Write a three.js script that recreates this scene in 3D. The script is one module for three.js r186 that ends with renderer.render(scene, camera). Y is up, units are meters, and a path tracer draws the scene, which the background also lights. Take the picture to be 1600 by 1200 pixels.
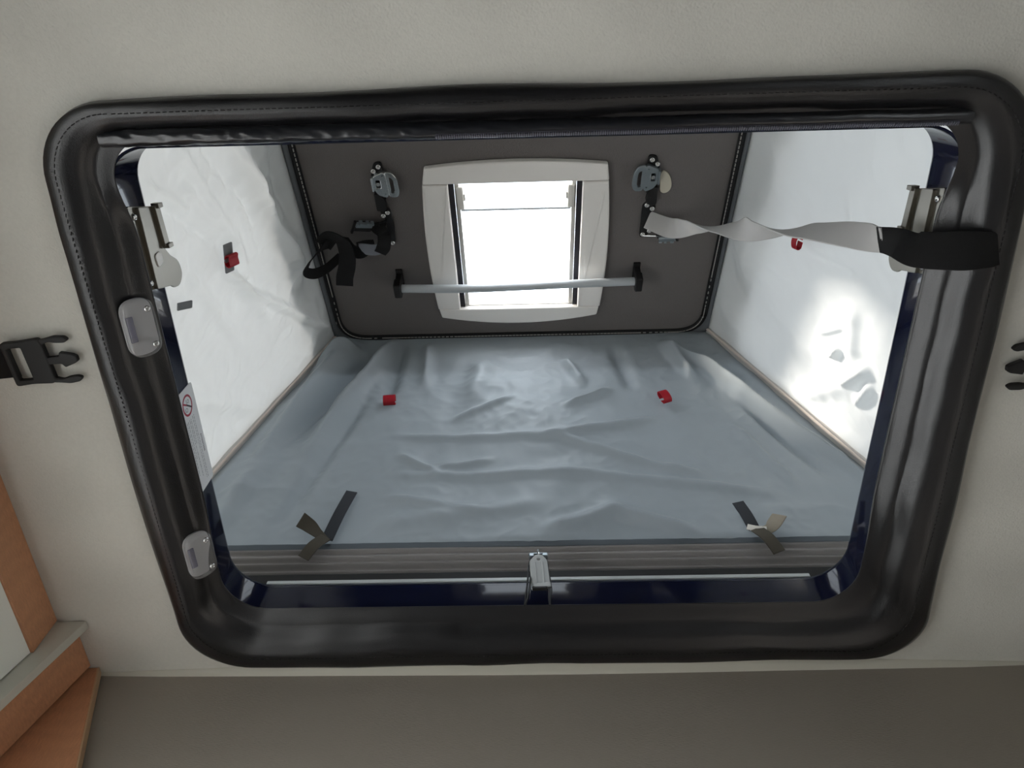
import * as THREE from 'three';
import { RoundedBoxGeometry } from 'three/addons/geometries/RoundedBoxGeometry.js';
import { ImprovedNoise } from 'three/addons/math/ImprovedNoise.js';
import { mergeGeometries } from 'three/addons/utils/BufferGeometryUtils.js';

// ------------------------------------------------------------------ camera, sky, sun, exposure
const scene = new THREE.Scene();
const camera = new THREE.PerspectiveCamera(53.13, 4 / 3, 0.02, 200);
camera.position.set(0, 0.95, 0);
camera.up.set(0.0199, 0.4496, 0.8930);
camera.lookAt(-0.0211, 0.95 + 0.8928, -0.4500);

const renderer = new THREE.WebGLRenderer({ antialias: true });
renderer.toneMapping = THREE.LinearToneMapping;
renderer.toneMappingExposure = 1.08;
renderer.shadowMap.enabled = true;

function skyTexture() {                                 // hazy, bright, nearly even daylight sky
  const W = 128, H = 64, data = new Float32Array(W * H * 4);
  for (let r = 0; r < H; r++) for (let c = 0; c < W; c++) {
    const e = ((r + 0.5) / H - 0.5) * Math.PI, up = Math.max(0, Math.sin(e)), k = (r * W + c) * 4;
    const b = e < 0 ? 0.5 : 1.05 - 0.25 * up;
    data[k] = b * (0.96 - 0.12 * up); data[k + 1] = b * (0.98 - 0.04 * up); data[k + 2] = b * 1.03; data[k + 3] = 1;
  }
  const t = new THREE.DataTexture(data, W, H, THREE.RGBAFormat, THREE.FloatType);
  t.mapping = THREE.EquirectangularReflectionMapping; t.magFilter = THREE.LinearFilter; t.needsUpdate = true;
  return t;
}
scene.background = skyTexture();
scene.backgroundIntensity = 8;

const sun = new THREE.DirectionalLight(0xfff6ea, 13);
sun.position.set(-0.022 - 0.889 * 8, 2.82 + 0.355 * 8, -0.551 + 0.288 * 8);
sun.target.position.set(-0.022, 2.82, -0.551);
sun.castShadow = true; sun.shadow.radius = 16;           // a hazy sun
sun.shadow.mapSize.set(2048, 2048);
Object.assign(sun.shadow.camera, { left: -4, right: 4, top: 4, bottom: -4, near: 0.5, far: 20 });
scene.add(sun, sun.target);

// ------------------------------------------------------------------ helpers
const V = (x, y, z) => new THREE.Vector3(x, y, z);
const noise = new ImprovedNoise();
const nz = (x, y, z = 0.37) => noise.noise(x + 31.7, y + 17.3, z + 5.1);
const fbm = (x, y, z = 0) => nz(x, y, z) * 0.6 + nz(x * 2.1, y * 2.1, z + 3) * 0.3 + nz(x * 4.3, y * 4.3, z + 9) * 0.15;
const lerp = (a, b, t) => a + (b - a) * t;
const sstep = (a, b, x) => { const t = Math.min(1, Math.max(0, (x - a) / (b - a))); return t * t * (3 - 2 * t); };
const used = {};
const numbered = (n) => { used[n] = (used[n] ?? -1) + 1; return used[n] ? `${n}_${String(used[n]).padStart(3, '0')}` : n; };
function tag(o, label, category, group) { o.userData.label = label; o.userData.category = category; if (group) o.userData.group = group; return o; }
function thing(name, label, category, pos = V(0, 0, 0), quat, group) {
  const g = new THREE.Group(); g.name = numbered(name); g.position.copy(pos); if (quat) g.quaternion.copy(quat);
  tag(g, label, category, group); scene.add(g); return g;
}
function part(name, geo, mat, parent, label) {
  const m = new THREE.Mesh(geo, mat); m.name = name; m.castShadow = m.receiveShadow = true; parent.add(m);
  if (label) m.userData.label = label;
  return m;
}
function struct(name, geo, mat, label, category) {
  const m = new THREE.Mesh(geo, mat); m.name = name; m.castShadow = m.receiveShadow = true;
  m.userData.kind = 'structure'; m.userData.label = label; m.userData.category = category; scene.add(m); return m;
}
const box = (x0, x1, y0, y1, z0, z1) => new THREE.BoxGeometry(x1 - x0, y1 - y0, z1 - z0).translate((x0 + x1) / 2, (y0 + y1) / 2, (z0 + z1) / 2);
const rbox = (w, h, d, r = 0.003, seg = 3) => new RoundedBoxGeometry(w, h, d, seg, r);
const plainOf = (g) => { const q = g.index ? g.toNonIndexed() : g; for (const k of Object.keys(q.attributes)) if (!['position', 'normal', 'uv'].includes(k)) q.deleteAttribute(k); return q; };
const merge = (l) => mergeGeometries(l.map(plainOf));
function shapeOf(pts, r = 0) {                          // closed outline with rounded corners
  const s = new THREE.Shape(), n = pts.length;
  for (let i = 0; i < n; i++) {
    const p = pts[i], a = pts[(i + n - 1) % n], b = pts[(i + 1) % n], rr = Array.isArray(r) ? r[i] : r;
    const la = Math.hypot(a[0] - p[0], a[1] - p[1]), lb = Math.hypot(b[0] - p[0], b[1] - p[1]), q = Math.min(rr, la * 0.48, lb * 0.48);
    const A = [p[0] + (a[0] - p[0]) / la * q, p[1] + (a[1] - p[1]) / la * q], B = [p[0] + (b[0] - p[0]) / lb * q, p[1] + (b[1] - p[1]) / lb * q];
    if (i) s.lineTo(...A); else s.moveTo(...A);
    if (q > 0) s.quadraticCurveTo(p[0], p[1], ...B);
  }
  s.closePath(); return s;
}
const holed = (s, ...holes) => { for (const h of holes) s.holes.push(h); return s; };
function plate(shape, t, bevel = 0.0006, z = 0, curve = 8) {
  return new THREE.ExtrudeGeometry(shape, { depth: Math.max(t - 2 * bevel, 1e-4), bevelEnabled: bevel > 0, bevelSize: bevel, bevelThickness: bevel, bevelOffset: -bevel, bevelSegments: 2, curveSegments: curve }).translate(0, 0, z + bevel);
}
function circlePath(x, y, r) { const p = new THREE.Path(); p.absarc(x, y, r, 0, Math.PI * 2, true); return p; }
function sheet(nu, nv, fn) {                            // fn(u, v) -> [Vector3, uvx, uvy]
  const pos = [], uv = [], idx = [];
  for (let j = 0; j <= nv; j++) for (let i = 0; i <= nu; i++) { const [p, a, b] = fn(i / nu, j / nv); pos.push(p.x, p.y, p.z); uv.push(a, b); }
  const w = nu + 1;
  for (let j = 0; j < nv; j++) for (let i = 0; i < nu; i++) { const k = j * w + i; idx.push(k, k + 1, k + w, k + 1, k + w + 1, k + w); }
  const g = new THREE.BufferGeometry();
  g.setAttribute('position', new THREE.Float32BufferAttribute(pos, 3)); g.setAttribute('uv', new THREE.Float32BufferAttribute(uv, 2));
  g.setIndex(idx); g.computeVertexNormals(); return g;
}
function ring(loops, closedProfile = false, wob) {      // loops: array of equal-length closed point loops -> swept ring
  const n = loops[0].length, rows = closedProfile ? [...loops, loops[0]] : loops;
  let along = [0]; for (let i = 1; i <= n; i++) along.push(along[i - 1] + loops[0][i % n].distanceTo(loops[0][i - 1]));
  let across = [0]; for (let j = 1; j < rows.length; j++) across.push(across[j - 1] + rows[j][0].distanceTo(rows[j - 1][0]));
  const g = sheet(n, rows.length - 1, (u, v) => { const i = Math.round(u * n) % n, j = Math.round(v * (rows.length - 1)); return [rows[j][i].clone(), along[Math.round(u * n)], across[j]]; });
  // close the seam of the normals
  const N = g.attributes.normal, w = n + 1;
  for (let j = 0; j < rows.length; j++) { const a = V().fromBufferAttribute(N, j * w).add(V().fromBufferAttribute(N, j * w + n)).normalize(); N.setXYZ(j * w, a.x, a.y, a.z); N.setXYZ(j * w + n, a.x, a.y, a.z); }
  return g;
}
function quadLoop(c, r, nc, ns) {                       // rounded four-cornered loop in the x-z plane, corners in order
  const out = [], n = 4, arcs = [];
  for (let i = 0; i < n; i++) {
    const p = c[i], a = c[(i + 3) % n], b = c[(i + 1) % n], la = Math.hypot(a[0] - p[0], a[1] - p[1]), lb = Math.hypot(b[0] - p[0], b[1] - p[1]), q = r[i];
    const A = [p[0] + (a[0] - p[0]) / la * q, p[1] + (a[1] - p[1]) / la * q], B = [p[0] + (b[0] - p[0]) / lb * q, p[1] + (b[1] - p[1]) / lb * q], K = 0.5523;
    const C1 = [lerp(A[0], p[0], K), lerp(A[1], p[1], K)], C2 = [lerp(B[0], p[0], K), lerp(B[1], p[1], K)], arc = [];
    for (let k = 0; k <= nc; k++) { const t = k / nc, s = 1 - t; arc.push([0, 1].map((d) => s ** 3 * A[d] + 3 * s * s * t * C1[d] + 3 * s * t * t * C2[d] + t ** 3 * B[d])); }
    arcs.push(arc);
  }
  for (let i = 0; i < n; i++) { out.push(...arcs[i]); const e = arcs[i][nc], f = arcs[(i + 1) % n][0]; for (let k = 1; k < ns; k++) out.push([lerp(e[0], f[0], k / ns), lerp(e[1], f[1], k / ns)]); }
  return out.map(([x, z]) => V(x, 0, z));
}
function tube(pts, r, seg = 48, rad = 10, closed = false, tension = 0.5) { return new THREE.TubeGeometry(new THREE.CatmullRomCurve3(pts, closed, 'catmullrom', tension), seg, r, rad, closed); }
function webbing(pts, width, twist, t, facing, seg = 90, sag = 0) { // flat webbing that twists along its way
  const cur = new THREE.CatmullRomCurve3(pts, false, 'centripetal'), n = pts.length - 1, pos = [], uv = [], idx = [];
  const at = (a, u) => { const k = Math.min(n - 1e-6, u * n), i = Math.floor(k), f = k - i; const s = f * f * (3 - 2 * f); return Array.isArray(a) ? lerp(a[i], a[i + 1], (s + f) / 2) : a; };
  const prof = [[-1, -1], [-0.94, -1.0], [0.94, -1.0], [1, -1], [1, 1], [0.94, 1.0], [-0.94, 1.0], [-1, 1]], L = cur.getLength();
  for (let i = 0; i <= seg; i++) {
    const u = i / seg, p = cur.getPoint(u), T = cur.getTangent(u), a = THREE.MathUtils.degToRad(at(twist, u)), w = at(width, u) / 2;
    const W0 = V().crossVectors(facing, T).normalize(), N0 = V().crossVectors(T, W0).normalize();
    const W = W0.clone().multiplyScalar(Math.cos(a)).addScaledVector(N0, Math.sin(a)), N = N0.clone().multiplyScalar(Math.cos(a)).addScaledVector(W0, -Math.sin(a));
    for (const [x, y] of prof) { const cup = sag * (1 - x * x); const q = p.clone().addScaledVector(W, x * w).addScaledVector(N, y * t / 2 + cup); pos.push(q.x, q.y, q.z); uv.push(u * L, x * w); }
  }
  const m = prof.length;
  for (let i = 0; i < seg; i++) for (let k = 0; k < m; k++) { const a = i * m + k, b = i * m + (k + 1) % m; idx.push(a, b, a + m, b, b + m, a + m); }
  for (const e of [0, seg * m]) for (let k = 1; k < m - 1; k++) e ? idx.push(e, e + k, e + k + 1) : idx.push(e, e + k + 1, e + k);
  const g = new THREE.BufferGeometry(); g.setAttribute('position', new THREE.Float32BufferAttribute(pos, 3)); g.setAttribute('uv', new THREE.Float32BufferAttribute(uv, 2)); g.setIndex(idx); g.computeVertexNormals(); return g;
}
function screwGeo(r) {                                  // flanged screw head with a recessed drive, facing +z
  return new THREE.LatheGeometry([[0.0001, 0.0004], [r * 0.38, 0.0004], [r * 0.42, r * 0.55], [r * 0.7, r * 0.6], [r * 0.95, r * 0.35], [r, 0.0001], [r, -0.001]].map((p) => new THREE.Vector2(...p)), 18).rotateX(Math.PI / 2);
}
// ------------------------------------------------------------------ materials
let seed = 7; const rnd = () => { seed = (seed * 16807) % 2147483647; return seed / 2147483647; };
function texture(n, fn, rep, color = false) {
  const d = new Uint8Array(n * n * 4);
  for (let y = 0; y < n; y++) for (let x = 0; x < n; x++) { const v = fn(x / n, y / n, x, y), k = (y * n + x) * 4, a = Array.isArray(v) ? v : [v, v, v]; for (let c = 0; c < 3; c++) d[k + c] = Math.max(0, Math.min(255, Math.round(a[c] * 255))); d[k + 3] = 255; }
  const t = new THREE.DataTexture(d, n, n); t.wrapS = t.wrapT = THREE.RepeatWrapping; t.magFilter = THREE.LinearFilter; t.minFilter = THREE.LinearMipmapLinearFilter; t.generateMipmaps = true;
  if (color) t.colorSpace = THREE.SRGBColorSpace; t.repeat.set(...rep); t.needsUpdate = true; return t;
}
const per = (x, y, f, z) => {                           // tiling noise
  const a = x * f, b = y * f, s = (i, j) => nz(a - i * f, b - j * f, z);
  return lerp(lerp(s(0, 0), s(1, 0), x), lerp(s(0, 1), s(1, 1), x), y);
};
const grain = texture(256, (x, y) => 0.5 + 0.5 * per(x, y, 64, 1) + 0.25 * (rnd() - 0.5), [5, 5]);
const feltMap = texture(256, (x, y) => 0.55 + 0.35 * per(x, y, 48, 2) + 0.3 * (rnd() - 0.5), [6, 6]);
const leather = texture(256, (x, y) => { const v = Math.abs(per(x, y, 40, 3)); return 0.4 + 1.2 * v + 0.1 * rnd(); }, [12, 12]);
const weave = texture(64, (x, y, i, j) => 0.5 + 0.35 * Math.sin(x * 32 * Math.PI) * Math.cos(y * 32 * Math.PI) + 0.1 * (rnd() - 0.5), [40, 40]);
const cloth = texture(128, (x, y) => 0.5 + 0.2 * Math.sin(x * 64 * Math.PI) * Math.sin(y * 64 * Math.PI) + 0.2 * (rnd() - 0.5) + 0.2 * per(x, y, 8, 6), [12, 12]);
const woodMap = texture(512, (x, y) => {
  const g = per(x, y, 3, 4) * 0.5 + 0.5, f = Math.sin((y * 14 + 3 * per(x, y, 3, 5)) * Math.PI * 2) * 0.012 + per((x * 4) % 1, y, 40, 8) * 0.07;
  const v = 0.88 + 0.12 * g + f + 0.05 * (rnd() - 0.5); return [0.82 * v, 0.60 * v, 0.45 * v];
}, [2, 2], true);
const plasterMap = texture(256, (x, y) => { const v = 0.97 + 0.05 * per(x, y, 6, 11) + 0.02 * (rnd() - 0.5); return [v, v, v]; }, [1.3, 1.3], true);
const lin = (r, g, b) => new THREE.Color().setRGB(r, g, b);
const S = (o) => new THREE.MeshStandardMaterial(o), P = (o) => new THREE.MeshPhysicalMaterial(o);
const DS = THREE.DoubleSide;
const M = {
  ceiling: S({ color: lin(0.68, 0.665, 0.60), map: plasterMap, roughness: 0.85, bumpMap: grain, bumpScale: 0.0006 }),
  endWall: S({ color: lin(0.30, 0.265, 0.225), roughness: 0.9, bumpMap: grain, bumpScale: 0.0006 }),
  coving: S({ color: lin(0.55, 0.53, 0.45), roughness: 0.6 }),
  shell: S({ color: lin(0.26, 0.25, 0.235), roughness: 0.7 }),
  roof: S({ color: lin(0.75, 0.75, 0.75), roughness: 0.4 }),
  floor: S({ color: lin(0.085, 0.08, 0.078), roughness: 0.8 }),
  ground: S({ color: lin(0.45, 0.44, 0.42), roughness: 0.95 }),
  vinyl: P({ color: lin(0.005, 0.005, 0.006), roughness: 0.34, bumpMap: leather, bumpScale: 0.0003, specularIntensity: 1.0, clearcoat: 0.38, clearcoatRoughness: 0.3 }),
  paint: P({ color: lin(0.006, 0.008, 0.024), roughness: 0.1, specularIntensity: 0.2, clearcoat: 0.22, clearcoatRoughness: 0.03 }),
  rubber: S({ color: lin(0.006, 0.006, 0.007), roughness: 0.7 }),
  aluStrip: S({ color: lin(0.55, 0.58, 0.58), roughness: 0.45, metalness: 0.1 }),
  bracket: P({ color: lin(0.24, 0.225, 0.195), metalness: 1, roughness: 0.42 }),
  chrome: P({ color: lin(0.62, 0.66, 0.67), metalness: 0.9, roughness: 0.22 }),
  zinc: P({ color: lin(0.30, 0.34, 0.36), metalness: 0.8, roughness: 0.4 }),
  steel: P({ color: lin(0.75, 0.75, 0.74), metalness: 1, roughness: 0.25 }),
  black: S({ color: lin(0.005, 0.0045, 0.005), roughness: 0.6 }),
  hole: S({ color: lin(0.004, 0.004, 0.005), roughness: 0.9 }),
  liner: S({ color: lin(0.16, 0.146, 0.14), roughness: 0.95, bumpMap: feltMap, bumpScale: 0.0012 }),
  lid: S({ color: lin(0.7, 0.7, 0.7), roughness: 0.5 }),
  sideCloth: P({ color: lin(0.73, 0.75, 0.75), roughness: 1, transmission: 0.048, thickness: 0, side: DS, bumpMap: cloth, bumpScale: 0.0003, specularIntensity: 0.4 }),
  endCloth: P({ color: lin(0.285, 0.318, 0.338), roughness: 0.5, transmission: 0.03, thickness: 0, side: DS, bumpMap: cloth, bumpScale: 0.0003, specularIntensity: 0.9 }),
  hem: S({ color: lin(0.12, 0.14, 0.16), roughness: 0.9, bumpMap: weave, bumpScale: 0.0008, side: DS }),
  bandCloth: S({ color: lin(0.30, 0.285, 0.28), roughness: 0.8, side: DS, bumpMap: weave, bumpScale: 0.0004 }),
  seam: P({ color: lin(0.66, 0.63, 0.60), roughness: 0.6, side: DS, transmission: 0.1, thickness: 0 }),
  seamCord: S({ color: lin(0.80, 0.70, 0.63), roughness: 0.4 }),
  skirt: S({ color: lin(0.13, 0.14, 0.15), roughness: 0.9, side: DS }),  // cloth tone darkened to carry the shade outside the piping
  stitch: S({ color: lin(0.45, 0.43, 0.40), roughness: 0.35, metalness: 0.4 }),
  frame: S({ color: lin(0.92, 0.885, 0.84), roughness: 0.45, bumpMap: grain, bumpScale: 0.00015 }),
  white: S({ color: lin(0.82, 0.79, 0.73), roughness: 0.4 }),
  track: S({ color: lin(0.022, 0.02, 0.026), roughness: 0.5 }),
  pane: P({ color: lin(0.95, 0.95, 0.95), roughness: 0.03, transmission: 1, thickness: 0, ior: 1.49, side: DS }),
  tubeGrey: S({ color: lin(0.50, 0.53, 0.55), roughness: 0.45, metalness: 0.15 }),
  greyWeb: S({ color: lin(0.55, 0.54, 0.53), roughness: 0.75, bumpMap: weave, bumpScale: 0.0008 }),
  blackWeb: S({ color: lin(0.004, 0.004, 0.0045), roughness: 0.95, bumpMap: weave, bumpScale: 0.0006 }),
  red: S({ color: lin(0.42, 0.004, 0.018), roughness: 0.55, side: DS, bumpMap: weave, bumpScale: 0.0003 }),
  tie: S({ color: lin(0.045, 0.05, 0.06), roughness: 0.9, side: DS, bumpMap: weave, bumpScale: 0.0004 }),
  grab: S({ color: lin(0.22, 0.23, 0.24), roughness: 0.9, side: DS, bumpMap: weave, bumpScale: 0.0004 }),
  olive: S({ color: lin(0.085, 0.075, 0.058), roughness: 0.95, side: DS, bumpMap: weave, bumpScale: 0.0006 }),
  paleTab: S({ color: lin(0.36, 0.32, 0.26), roughness: 0.95, side: DS }),
  lens: P({ color: lin(0.80, 0.80, 0.80), roughness: 0.12, transmission: 0.86, thickness: 0, clearcoat: 1, clearcoatRoughness: 0.08, side: DS }),
  lampBack: S({ color: lin(0.62, 0.62, 0.63), roughness: 0.5 }),
  led: S({ color: lin(0.10, 0.10, 0.20), roughness: 0.4 }),
  tagPlastic: P({ color: lin(0.72, 0.75, 0.76), roughness: 0.35, transmission: 0.2, thickness: 0, side: DS }),
  film: P({ color: lin(0.008, 0.009, 0.012), roughness: 0.3, clearcoat: 0.5, clearcoatRoughness: 0.15 }),
  zip: S({ color: lin(0.25, 0.25, 0.30), roughness: 0.3, metalness: 0.5 }),
  wood: S({ map: woodMap, roughness: 0.5 }),
  edgeBand: S({ color: lin(0.52, 0.34, 0.2), roughness: 0.5 }),
  cabWhite: S({ color: lin(0.88, 0.90, 0.84), roughness: 0.35 }),
  cabGrey: S({ color: lin(0.60, 0.59, 0.52), roughness: 0.45 }),
};

// ------------------------------------------------------------------ the van: shell, ceiling with its hatch hole, windows
const CY = 2.0, ROOF = 2.10, X0 = -1.0, X1 = 1.0, Z0 = -1.13, ZF = -2.5, LOW = 1.73, Z1 = 2.6;
const NC = 14, NS = 46;
const outer = quadLoop([[-0.648, -0.104], [0.668, -0.098], [0.706, -1.102], [-0.640, -1.106]], [0.10, 0.11, 0.10, 0.115], NC, NS);
const inner = quadLoop([[-0.556, -0.156], [0.578, -0.155], [0.576, -0.988], [-0.556, -0.986]], [0.055, 0.06, 0.075, 0.075], NC, NS);
const holeLoop = outer.map((o, i) => V(lerp(o.x, inner[i].x, 0.5), 0, lerp(o.z, inner[i].z, 0.5)));
{
  const sh = shapeOf([[X0 - 0.04, -Z0 + 0.04], [X1 + 0.04, -Z0 + 0.04], [X1 + 0.04, -Z1 - 0.04], [X0 - 0.04, -Z1 - 0.04]]);
  const h = new THREE.Path(); holeLoop.forEach((p, i) => (i ? h.lineTo(p.x, -p.z) : h.moveTo(p.x, -p.z))); h.closePath(); sh.holes.push(h);
  struct('ceiling', new THREE.ExtrudeGeometry(sh, { depth: ROOF - CY - 0.002, bevelEnabled: false }).rotateX(-Math.PI / 2).translate(0, CY, 0), M.ceiling, 'pale beige headliner ceiling around the black rimmed roof hatch', 'ceiling');
}
struct('floor', box(X0 - 0.04, X1 + 0.04, -0.06, 0, ZF - 0.04, Z1 + 0.04), M.floor, 'light floor of the camper van', 'floor');
struct('wall_end', box(X0, X1, LOW, CY, Z0 - 0.04, Z0), M.endWall, 'taupe grey wall panel dropping down from the ceiling edge', 'wall');
struct('ceiling_low', box(X0, X1, LOW, LOW + 0.04, ZF, Z0 - 0.04), M.shell, 'lower ceiling of the space beyond the taupe panel', 'ceiling');
struct('wall_front', box(X0 - 0.04, X1 + 0.04, 0, CY, ZF - 0.04, ZF), M.shell, 'pale wall at the front of the van below the taupe panel', 'wall');
struct('wall_rear', box(X0 - 0.04, X1 + 0.04, 0, CY, Z1, Z1 + 0.04), M.shell, 'pale wall of the van opposite the hatch', 'wall');
function sideWall(name, x, z0, z1, y0, y1, label, n) {  // wall with one window opening
  const s = shapeOf([[-Z1, 0], [-ZF, 0], [-ZF, CY], [-Z1, CY]]); s.holes.push(shapeOf([[-z1, y0], [-z0, y0], [-z0, y1], [-z1, y1]], 0.07));
  struct(name, new THREE.ExtrudeGeometry(s, { depth: 0.04, bevelEnabled: false, curveSegments: 6 }).rotateY(Math.PI / 2).translate(x, 0, 0), M.shell, label, 'wall');
  const w = new THREE.Group(); w.name = 'window_' + n; w.userData = { kind: 'structure', label: 'van side window ' + (n === 1 ? 'facing the sun' : 'on the shaded side'), category: 'window' }; scene.add(w);
  part('pane', plate(shapeOf([[-z1, y0], [-z0, y0], [-z0, y1], [-z1, y1]], 0.07), 0.004, 0, 0).rotateY(Math.PI / 2).translate(x + 0.018, 0, 0), M.pane, w);
  const rim = holed(shapeOf([[-z1 - 0.03, y0 - 0.03], [-z0 + 0.03, y0 - 0.03], [-z0 + 0.03, y1 + 0.03], [-z1 - 0.03, y1 + 0.03]], 0.09), shapeOf([[-z1 + 0.01, y0 + 0.01], [-z0 - 0.01, y0 + 0.01], [-z0 - 0.01, y1 - 0.01], [-z1 + 0.01, y1 - 0.01]], 0.065));
  part('window_frame', plate(rim, 0.016, 0.002).rotateY(Math.PI / 2).translate(x < 0 ? x + 0.04 : x - 0.016, 0, 0), M.rubber, w);
}
sideWall('wall_left', X0 - 0.04, -2.35, 0.22, 0.45, 1.62, 'pale side wall of the van with a window', 1);
sideWall('wall_right', X1, 0.1, 0.95, 0.75, 1.3, 'pale side wall of the van beyond the cabinet', 2);
{ const g = new THREE.Mesh(new THREE.CylinderGeometry(60, 60, 0.1, 48).translate(0, -0.45, 0), M.ground); g.name = 'ground'; g.receiveShadow = true; g.userData = { kind: 'structure', label: 'pale paved ground outside the van', category: 'ground' }; scene.add(g); }
// coving between ceiling and end wall, bowing slightly
{
  const zc = (x) => -1.106 - 0.034 * Math.min(1, Math.abs(x - 0.05)) ** 1.5 * 0.9;
  const prof = [[0.004, 0.002], [0.004, -0.003], [-0.004, -0.009], [-0.016, -0.012], [-0.026, -0.016], [-0.031, -0.024], [-0.04, -0.028], [-0.04, 0.002]];
  const g = sheet(60, prof.length - 1, (u, v) => { const k = Math.round(v * (prof.length - 1)), x = lerp(X0, X1, u); return [V(x, CY + prof[k][1], zc(x) + prof[k][0]), x, v * 0.06]; });
  struct('trim_1', g, Object.assign(M.coving, { side: DS }), 'thin beige coving strip between ceiling and taupe wall panel', 'trim');
}

// ------------------------------------------------------------------ hatch rim: black padded vinyl
{
  const t = thing('hatch_surround', 'black padded vinyl surround framing the large hatch in the beige ceiling', 'surround');
  const prof = [[0, 0.001], [-0.01, -0.008], [0.02, -0.017], [0.09, -0.023], [0.22, -0.026], [0.34, -0.0255], [0.42, -0.023], [0.455, -0.0205], [0.50, -0.0195], [0.57, -0.0155], [0.63, -0.009], [0.69, -0.001], [0.74, 0.0065], [0.765, 0.0085], [0.785, 0.0095], [0.82, 0.013], [0.86, 0.0185], [0.90, 0.0245], [0.94, 0.0305], [0.975, 0.0345], [0.995, 0.036], [0.99, 0.039], [0.95, 0.039]];
  const loops = prof.map(([f, y]) => outer.map((o, i) => {
    const q = inner[i], w = 0.05 * nz(o.x * 5, o.z * 5, 2) + 0.05 * nz(o.x * 11, o.z * 11, 7), ff = f > 0.97 || f < 0 ? f : f + w * Math.sin(Math.PI * Math.max(0, Math.min(1, f)));
    const bulge = f < 0.05 ? 0.006 * nz(o.x * 3.5, o.z * 3.5, 4) : 0;
    const near = sstep(-0.3, -0.2, o.z);                   // the near run is flatter
    return V(lerp(o.x, q.x, ff) + bulge * Math.sign(o.x), CY + y * lerp(y > 0 ? 0.75 - 0.33 * sstep(-0.8, -0.96, o.z) : 1, y > 0 ? 0.1 : 0.75, near) + (y < 0 ? 0.003 * nz(o.x * 7, o.z * 7, 1) : 0), lerp(o.z, q.z, ff) + bulge);
  }));
  part('padded_cover', ring(loops), M.vinyl, t);
  // line of stitching on the flat of the cover
  const st = []; const sl = outer.map((o, i) => V(lerp(o.x, inner[i].x, 0.30), CY - 0.0262, lerp(o.z, inner[i].z, 0.30)));
  const cur = new THREE.CatmullRomCurve3(sl, true), n = 520;
  const one = new THREE.CapsuleGeometry(0.0008, 0.004, 2, 5).rotateX(Math.PI / 2), im = new THREE.InstancedMesh(one, M.rubber, n), o = new THREE.Object3D();
  for (let i = 0; i < n; i++) { const p = cur.getPointAt(i / n); o.position.copy(p); o.position.y += 0.003 * nz(p.x * 7, p.z * 7, 1) * (0.9); o.lookAt(cur.getPointAt((i + 0.3) / n)); o.updateMatrix(); im.setMatrixAt(i, o.matrix); }
  im.name = 'stitching'; im.userData.kind = 'stuff'; t.add(im);
}
// glossy painted steel collar above the rim
const cl = (dx, y) => quadLoop([[-0.567 - dx, -0.168 + dx], [0.588 + dx, -0.168 + dx], [0.585 + dx, -1.0 - dx], [-0.567 - dx, -1.0 - dx]], [0.06 + dx, 0.06 + dx, 0.075 + dx, 0.075 + dx], 12, 30).map((p) => p.setY(y < 2.03 ? y - 0.021 * sstep(-0.29, -0.2, p.z) - 0.011 * sstep(-0.8, -0.96, p.z) : y));
{
  const t = thing('hatch_collar', 'glossy dark navy painted steel collar standing up inside the black rim', 'collar');
  part('steel_wall', ring([cl(0.004, 2.025), cl(0, 2.027), cl(0, 2.086), cl(0.002, 2.094), cl(0.007, 2.1), cl(0.013, 2.102), cl(0.016, 2.1), cl(0.008, 2.092), cl(0.004, 2.085)], true), M.paint, t);
  part('edge_strip', rbox(1.05, 0.010, 0.012, 0.002).translate(0.008, 2.1065, -1.011), M.aluStrip, t, 'pale grey metal strip along the far top edge');
}
{ const g = rbox(1.66, 0.036, 0.016, 0.006).translate(0.03, 2.136, -1.032); const m = new THREE.Mesh(g, M.rubber); m.name = 'gap_shade_strip'; m.castShadow = m.receiveShadow = true; tag(m, 'black strip added for the gap shadow along the foot of the far canvas wall', 'seal'); scene.add(m); }  // added bar, its black stands in for the shadow in the gap

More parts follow.
